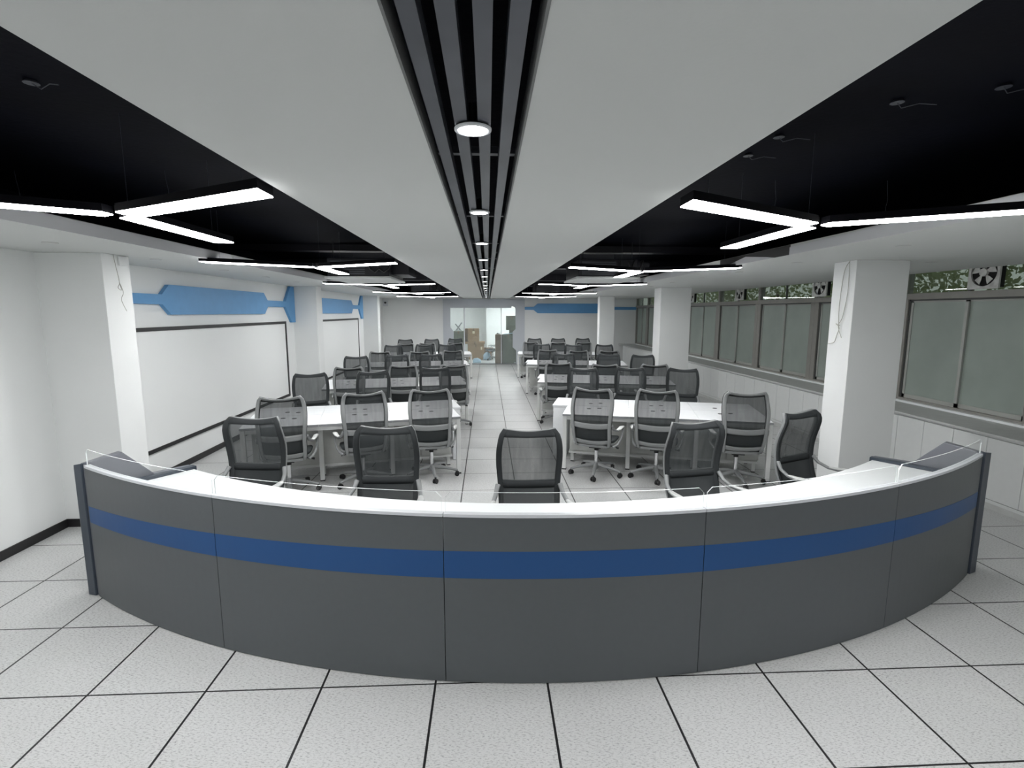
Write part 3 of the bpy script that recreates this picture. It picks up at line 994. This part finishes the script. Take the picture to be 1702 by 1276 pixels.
arc_prism(MB(), -34.8, 34.8, 5.30, 5.32, 0.02, 0.72, 60).build('modesty_panel', M_['console_end_face'], con)
for s in (-1, 1):
    th = 35.0 * s
    a = radians(th)
    ux = Vector((sin(a), -cos(a), 0))              # radial, outwards
    vx = Vector((cos(a) * s, sin(a) * s, 0))       # tangential, away from the middle
    org = Vector(kp(th, 0, 0)) - Vector((KX, KY - KR, 0))
    # side panel profile (radius, z)
    prof = [(4.90, 0.0), (5.585, 0.0), (5.585, 0.95), (5.36, 0.985), (5.17, 0.775), (4.90, 0.765)]
    m = MB()
    n = len(prof)
    A = [org + ux * r + Vector((0, 0, z)) - vx * 0.02 for r, z in prof]
    B = [p + vx * 0.06 for p in A]
    fs = [list(range(n)), list(range(2 * n - 1, n - 1, -1))] + [((i + 1) % n, i, n + i, n + (i + 1) % n) for i in range(n)]
    if s > 0:
        fs = [f[::-1] for f in fs]
    m.add(A + B, fs)
    m.build('side_panel', M_['console_end_face'], con, bevel=0.006)
    # chamfered corner post
    q = 1.35 if s < 0 else 1.9
    P = [(5.555, -0.012), (5.600, -0.012), (5.618, 0.035 * q), (5.600, 0.085 * q), (5.565, 0.105 * q), (5.50, 0.105 * q), (5.50, 0.0)]
    H_ = [0.957, 0.957, 0.945, 0.905, 0.905, 0.92, 0.957]
    vs = [org + ux * r + vx * t for r, t in P]
    n = len(P)
    A = [v + Vector((0, 0, 0.003)) for v in vs]
    B = [v + Vector((0, 0, h)) for v, h in zip(vs, H_)]
    fs = [list(range(n))[::-1], list(range(n, 2 * n))] + [(i, (i + 1) % n, n + (i + 1) % n, n + i) for i in range(n)]
    MB().add(A + B, fs).build('corner_post', M_['console_end'], con, bevel=0.003)
    # dark edge of worktop at its end
    MB().add([org + ux * r + vx * t + Vector((0, 0, z)) for z in (0.71, 0.772) for r, t in ((4.90, -0.02), (5.54, -0.02), (5.54, -0.075), (4.90, -0.075))],
             [(0, 1, 2, 3), (7, 6, 5, 4), (0, 4, 5, 1), (1, 5, 6, 2), (2, 6, 7, 3), (3, 7, 4, 0)]).build('worktop_end_cap', M_['console_end'], con)

# ------------------------------------------------------------------ chairs
Zs = (0.40, 0.46, 0.54, 0.64, 0.75, 0.86, 0.95, 1.02, 1.07, 1.10)
Ys = (-0.165, -0.205, -0.240, -0.266, -0.275, -0.263, -0.237, -0.218, -0.227, -0.252)
Hs = (0.208, 0.220, 0.229, 0.232, 0.240, 0.248, 0.246, 0.236, 0.221, 0.194)
def lerp(xs, ysq, t):
    s = t * (len(xs) - 1)
    i = min(int(s), len(xs) - 2)
    f = s - i
    # smooth (catmull) interpolation on the uniform index
    p0, p1, p2, p3 = ysq[max(i - 1, 0)], ysq[i], ysq[i + 1], ysq[min(i + 2, len(ysq) - 1)]
    return 0.5 * (2 * p1 + (p2 - p0) * f + (2 * p0 - 5 * p1 + 4 * p2 - p3) * f * f + (3 * p1 - p0 - 3 * p2 + p3) * f ** 3)
def zt(t):
    lo, hi = 0.0, 1.0
    return lerp(Zs, Zs, t)
# t measured by index; build table so that t is proportional to height
def t_of_z(z):
    a, b = 0.0, 1.0
    for _ in range(30):
        m = (a + b) / 2
        if zt(m) < z:
            a = m
        else:
            b = m
    return (a + b) / 2
def back(u, z, off=0.0, grow=0.0):
    """point of the backrest surface; u in -1..1, z height"""
    t = t_of_z(min(max(z, 0.40), 1.10))
    h = lerp(Zs, Hs, t) + grow
    y = lerp(Zs, Ys, t)
    dip = 0.030 * (1 - abs(u) ** 1.8) * max(0.0, (z - 0.98) / 0.12) - 0.012 * max(0.0, (z - 0.98) / 0.12)
    return (u * h, y - 0.030 * (1 - u * u) + off, z - dip)
def rng(a, b, n):
    return [a + (b - a) * i / (n - 1) for i in range(n)]
ZZ = rng(0.40, 1.10, 22)
def make_chair(base_rot):
    t = thing('task_chair', '', 'chair')
    # rear frame
    m = MB()
    B = lambda u, z: back(u, z, -0.014)
    ub = 0.855
    for s in (-1, 1):
        us = rng(ub * s, 1.0 * s, 4)
        if s < 0:
            us = us[::-1]
        m.shell(B, us, ZZ, -0.028)
    m.shell(B, rng(-0.90, 0.90, 15), rng(1.076, 1.10, 3), -0.026)
    def bar(z, h, sag, drop=-0.020):
        F = lambda u, w: back(u, z + w * h / 2 - sag * (1 - u * u), -0.012)
        m.shell(F, rng(-0.9, 0.9, 15), rng(-1, 1, 4), drop)
    bar(0.680, 0.062, 0.018)
    bar(0.475, 0.050, 0.022)
    bar(0.405, 0.030, 0.0)
    m.build('back_frame', M_['frame'], t)
    # mesh
    m = MB()
    us = rng(-0.93, 0.93, 13)
    F = lambda u, z: back(u, z, 0.0)
    vs = [F(u, z) for z in rng(0.665, 1.085, 22) for u in us]
    n = len(us)
    m.add(vs, [(j * n + i, j * n + i + 1, (j + 1) * n + i + 1, (j + 1) * n + i) for j in range(21) for i in range(n - 1)], 0, True)
    m.build('backrest_mesh', M_['mesh'], t)
    m = MB()
    vs = [F(u, z) for z in rng(0.43, 0.665, 8) for u in us]
    m.add(vs, [(j * n + i, j * n + i + 1, (j + 1) * n + i + 1, (j + 1) * n + i) for j in range(7) for i in range(n - 1)], 0, True)
    m.build('lumbar_mesh', M_['lumbar'], t)
    # front border band
    m = MB()
    F = lambda u, z: back(u, z, 0.004, 0.003)
    for s in (-1, 1):
        us = rng(0.83 * s, 1.0 * s, 4)
        if s < 0:
            us = us[::-1]
        m.shell(F, us, ZZ, -0.016)
    m.shell(F, rng(-0.85, 0.85, 15), rng(1.055, 1.10, 3), -0.014)
    m.shell(lambda u, z: F(u, z - 0.012 * (1 - u * u)), rng(-0.85, 0.85, 11), rng(0.655, 0.705, 3), -0.014)
    m.build('backrest_border', M_['border'], t)
    # seat: super-ellipse cushion
    def seat_ring(a, b, z, yc, e=4.0, n=36):
        out = []
        for i in range(n):
            th = 2 * pi * i / n
            c, s = cos(th), sin(th)
            x = a * (abs(c) ** (2 / e)) * (1 if c >= 0 else -1)
            y = b * (abs(s) ** (2 / e)) * (1 if s >= 0 else -1)
            out.append((x, yc + y, z - 0.03 * max(0, (y / b)) ** 3 - 0.012 * (1 - (x / max(a, 1e-3)) ** 2) * 0))
        return out
    def lathe_seat(layers, nm, mt):
        m = MB()
        vs = []
        n = 36
        for a, b, z in layers:
            vs += seat_ring(a, b, z, 0.035)
        fs = [(k * n + i, k * n + (i + 1) % n, (k + 1) * n + (i + 1) % n, (k + 1) * n + i) for k in range(len(layers) - 1) for i in range(n)]
        fs += [list(range(n))[::-1], [(len(layers) - 1) * n + i for i in range(n)]]
        m.add(vs, fs, 0, True)
        return m.build(nm, mt, t)
    lathe_seat([(0.21, 0.20, 0.430), (0.238, 0.232, 0.440), (0.243, 0.238, 0.455), (0.235, 0.23, 0.468), (0.20, 0.20, 0.472), (0.10, 0.1, 0.468)], 'seat', M_['seat'])
    lathe_seat([(0.15, 0.15, 0.385), (0.21, 0.205, 0.400), (0.245, 0.240, 0.418), (0.250, 0.245, 0.432), (0.243, 0.238, 0.438)], 'seat_frame', M_['frame'])
    # arms: loop from the back rail forward over a pad, then down to the seat
    for s in (-1, 1):
        P = [(0.236, -0.270, 0.680), (0.252, -0.225, 0.625), (0.272, -0.14, 0.592), (0.285, -0.04, 0.590), (0.292, 0.06, 0.598), (0.296, 0.105, 0.585),
             (0.296, 0.110, 0.545), (0.292, 0.07, 0.49), (0.284, 0.00, 0.44), (0.262, -0.08, 0.405), (0.225, -0.13, 0.392)]
        R_ = [0.020, 0.017, 0.016, 0.016, 0.015, 0.013, 0.012, 0.012, 0.013, 0.015, 0.017]
        ar = MB().tube([(p[0] * s, p[1], p[2]) for p in P], R_, 8, squash=(1.0, 0.75)).build('armrest', M_['frame'], t)
        pad = MB().tube([(0.272 * s, -0.13, 0.600), (0.285 * s, -0.06, 0.602), (0.292 * s, 0.03, 0.610), (0.296 * s, 0.10, 0.602)], [0.016, 0.026, 0.028, 0.020], 10, squash=(1.0, 0.45))
        pad.build('arm_pad', M_['frame_light'], ar)
    # mechanism, lift, base, casters
    MB().box(-0.07, 0.07, -0.10, 0.10, 0.345, 0.395).tube([(0.05, 0.02, 0.37), (0.16, 0.02, 0.365), (0.235, 0.03, 0.35)], 0.006, 6).tube([(0.235, 0.03, 0.35), (0.265, 0.035, 0.34)], 0.013, 8).tube([(-0.05, -0.02, 0.37), (-0.16, -0.02, 0.365), (-0.245, -0.02, 0.35)], 0.006, 6).build('tilt_mechanism', M_['rubber'], t)
    lf = MB().cyl((0, 0, 0.13), 0.022, 0.22, 16).build('gas_lift', M_['chrome'], t)
    MB().cyl((0, 0, 0.30), 0.027, 0.055, 16).build('lift_collar', M_['rubber'], lf)
    b = MB()
    b.cyl((0, 0, 0.075), 0.045, 0.075, 20, r2=0.036)
    for k in range(5):
        a = base_rot + 2 * pi * k / 5
        Mx = Matrix.Rotation(a, 4, 'Z')
        b.tube([(0.02, 0, 0.122), (0.12, 0, 0.112), (0.22, 0, 0.094), (0.315, 0, 0.072)], [0.030, 0.025, 0.020, 0.015], 8, squash=(0.9, 1.0), M=Mx)
    b.build('star_base', M_['frame'], t)
    for k in range(5):
        a = base_rot + 2 * pi * k / 5
        Mx = Matrix.Translation((0.31 * cos(a), 0.31 * sin(a), 0)) @ Matrix.Rotation(a + 0.9 + 0.7 * k, 4, 'Z')
        c = MB()
        for s in (-1, 1):
            c.cyl((s * 0.015 - 0.008 + (0.0), 0, 0.028), 0.0275, 0.016, 16, 'x', M=Mx)
        c.box(-0.012, 0.012, -0.018, 0.018, 0.03, 0.058, M=Mx)
        c.cyl((0, 0, 0.05), 0.008, 0.028, 8, M=Mx)
        c.build('caster', M_['rubber'], t)
    return t
CH = make_chair(radians(-90 + 8))
first = [True]
def chair(x, y, face, label, group):
    """x,y = middle of the top rail on the ground plan; face = heading in degrees clockwise from +Y"""
    a = radians(face)
    bx, by = x + 0.25 * sin(a), y + 0.25 * cos(a)
    c = CH if first[0] else copy_tree(CH)
    first[0] = False
    c.location = (bx, by, 0)
    c.rotation_euler = (0, 0, -a)
    c['label'] = label
    c['group'] = group
G0 = 'chairs at the curved console'
chair(-1.95, 4.24, 184, 'grey mesh chair facing the console, leftmost of the five behind it', G0)
chair(-0.78, 3.84, 181, 'grey mesh chair facing the console, second from left behind it', G0)
chair(0.31, 3.70, 180, 'grey mesh chair at the middle of the console, in the aisle', G0)
chair(1.66, 3.90, 170, 'grey mesh chair facing the console, second from right behind it', G0)
chair(2.76, 4.28, 157, 'grey mesh chair turned sideways, rightmost behind the console by the pillar', G0)
rows = ['nearest', 'second', 'third', 'farthest']
seatw = {'aisle': 'aisle end', 'mid': 'middle', 'wall': 'outer end'}
near = {
 ('right', 0): [(1.22, 5.80, 26), (1.93, 5.64, 22), (2.85, 5.42, 12)],
 ('right', 1): [(1.24, 8.80, 0), (1.99, 8.52, 12), (2.83, 8.48, 14)],
 ('right', 2): [(1.42, 11.95, 6), (2.10, 11.70, 10), (2.80, 11.62, 16)],
 ('right', 3): [(1.29, 15.10, 8), (2.08, 14.95, 10), (2.83, 14.90, 12)],
 ('left', 0): [(-0.66, 5.79, -6), (-1.36, 5.60, -22), (-2.15, 5.33, -12)],
 ('left', 1): [(-0.57, 8.55, -10), (-1.40, 8.48, -8), (-2.22, 8.23, -8)],
 ('left', 2): [(-0.80, 11.80, -6), (-1.53, 11.55, -12), (-2.40, 11.50, -10)],
 ('left', 3): [(-0.93, 14.85, -6), (-1.72, 14.70, -8), (-2.29, 14.42, -10)],
}
far = {
 ('right', 0): [(1.50, 7.90, 192), (2.27, 7.95, 198), (3.05, 7.78, 206)],
 ('right', 1): [(1.63, 10.80, 190), (2.55, 10.60, 196), (3.20, 10.35, 192)],
 ('right', 2): [(1.52, 14.20, 190), (2.35, 13.85, 188), (3.19, 13.80, 192)],
 ('right', 3): [(1.59, 17.20, 190), (2.39, 17.20, 186), (3.23, 17.20, 192)],
 ('left', 0): [(-0.83, 8.05, 172), (-1.70, 7.60, 158), (-2.53, 7.35, 160)],
 ('left', 1): [(-1.19, 10.75, 170), (-1.88, 10.63, 166), (-2.61, 10.25, 168)],
 ('left', 2): [(-1.11, 14.05, 170), (-1.73, 14.05, 172), (-2.51, 13.75, 168)],
 ('left', 3): [(-1.08, 17.25, 170), (-1.83, 16.9, 172), (-2.66, 16.7, 170)],
}
for d, sd in ((near, 'near'), (far, 'far')):
    for (side, r), L in d.items():
        for k, (x, y, f) in enumerate(L):
            w = ('aisle end', 'middle', 'outer end')[k]
            chair(x, y, f, 'grey mesh chair on the %s side of %s %s bench, %s seat' % (sd, rows[r], side, w), 'chairs along the %s desk benches' % side)

# ------------------------------------------------------------------ desk benches
def bench(x, y, ang, mirror, ext, solid, label):
    """origin: near corner at the aisle; local +u runs away from the aisle, +v away from the camera"""
    t = thing('bench_desk', label, 'desk', (x, y, 0), 0, 'six seat desk benches')
    a = radians(ang)
    U = Vector((cos(a), -sin(a), 0)) if not mirror else Vector((-cos(a), -sin(a), 0))
    V = Vector((sin(a), cos(a), 0)) if not mirror else Vector((-sin(a), cos(a), 0))
    Mx = Matrix(((U.x, V.x, 0, 0), (U.y, V.y, 0, 0), (0, 0, 1, 0), (0, 0, 0, 1)))
    fl = mirror
    def B(*b, mi=0, m=None):
        m = m or MB()
        m.box(*b, mi=mi, M=Mx)
        return m
    def fin(m, nm, mt, par=t, bevel=0):
        if fl:
            m.f = [f[::-1] for f in m.f]
        return m.build(nm, mt, par, bevel)
    Lb, D = 2.43, 1.22
    for k in range(3):
        u0, u1 = k * 0.81, (k + 1) * 0.81
        for row in (0, 1):
            v0, v1 = (0.0, 0.605) if row == 0 else (0.615, D)
            a0 = -ext if (row == 1 and k == 0) else u0
            m = B(a0 + 0.001, u1 - 0.001, v0, v1, 0.695, 0.72)
            top = fin(m, 'tabletop', [M_['desk']], bevel=0.002)
            m = B(a0 + 0.001, u1 - 0.001, v0 - 0.001 if row == 0 else v1 - 0.001, v0 + 0.001 if row == 0 else v1 + 0.001, 0.6955, 0.7195)
            fin(m, 'edge_band', M_['desk_edge'], top)
            m = MB()
            vc = v0 + 0.42 if row == 0 else v0 + 0.19
            for du in (0.30, 0.43):
                m.cyl((u0 + du, vc + (0.05 if du > .4 else 0), 0.7195), 0.028, 0.003, 16, M=Mx)
            fin(m, 'grommet', M_['rubber'], top)
    # beams under the tops
    for v in (0.03, D - 0.07):
        fin(B(0.02, Lb - 0.02, v, v + 0.04, 0.645, 0.69), 'rail', M_['desk_leg'])
    # legs
    for u in (0.0, 0.785, 1.595, Lb - 0.05):
        inner = u in (0.785, 1.595)
        for row in (0, 1):
            v = (0.18 if inner else 0.02) if row == 0 else (D - 0.23 if inner else D - 0.07)
            lg = fin(B(u, u + 0.05, v, v + 0.05, 0.012, 0.69), 'leg', M_['desk_leg'], bevel=0.003)
            fin(B(u - 0.002, u + 0.052, v - 0.002, v + 0.052, 0.0, 0.014), 'foot', M_['rubber'], lg)
        # end ties
        if not inner:
            fin(B(u + 0.005, u + 0.045, 0.07, D - 0.07, 0.645, 0.685), 'tie', M_['desk_leg'])
    # central storage spine with doors
    fin(B(0.06, Lb - 0.06, 0.37, 0.85, 0.15, 0.69), 'storage_spine', M_['desk_cab'])
    for k in range(3):
        for dd in (0, 1):
            u0 = 0.08 + k * 0.78 + dd * 0.38
            for v0 in (0.352, 0.85):
                if dd == 0 or k != 1:
                    fin(B(u0, u0 + 0.36, v0, v0 + 0.018, 0.17, 0.66), 'door', M_['desk_cab'], bevel=0.002)
    fin(B(0.05, Lb - 0.05, 0.36, 0.86, 0.125, 0.15), 'bottom_shelf', M_['desk_leg'])
    for u in (0.07, 0.8, 1.6, Lb - 0.11):
        for v in (0.40, 0.78):
            lg = fin(B(u, u + 0.04, v, v + 0.04, 0.012, 0.13), 'cabinet_foot', M_['desk_leg'])
            fin(B(u, u + 0.04, v, v + 0.04, 0.0, 0.013), 'glide', M_['rubber'], lg)
    if solid:
        fin(B(-ext + 0.01, -0.005, 0.625, D - 0.01, 0.0, 0.694), 'end_cabinet', M_['desk'], bevel=0.003)
bench(0.93, 6.20, 15, False, 0.21, True, 'white six-seat desk bench, nearest on the right of the aisle')
bench(0.90, 9.12, 11, False, 0.06, False, 'white six-seat desk bench, second on the right of the aisle')
bench(0.93, 12.28, 9, False, 0.06, False, 'white six-seat desk bench, third on the right of the aisle')
bench(0.90, 15.30, 8, False, 0.05, False, 'white six-seat desk bench, farthest on the right of the aisle')
bench(-0.33, 6.09, 13.5, True, 0.12, True, 'white six-seat desk bench, nearest on the left of the aisle')
bench(-0.34, 8.88, 12, True, 0.05, False, 'white six-seat desk bench, second on the left of the aisle')
bench(-0.42, 12.20, 10, True, 0.05, False, 'white six-seat desk bench, third on the left of the aisle')
bench(-0.46, 15.30, 8, True, 0.05, False, 'white six-seat desk bench, farthest on the left of the aisle')

# stray chair seat beside the boxes in the back room
c = copy_tree(CH)
c.location = (0.20, 21.3, 0)
c.rotation_euler = (0, 0, radians(100))
c['label'] = 'grey mesh chair standing among the boxes behind the glass'
c['group'] = 'chair behind the glass partition'
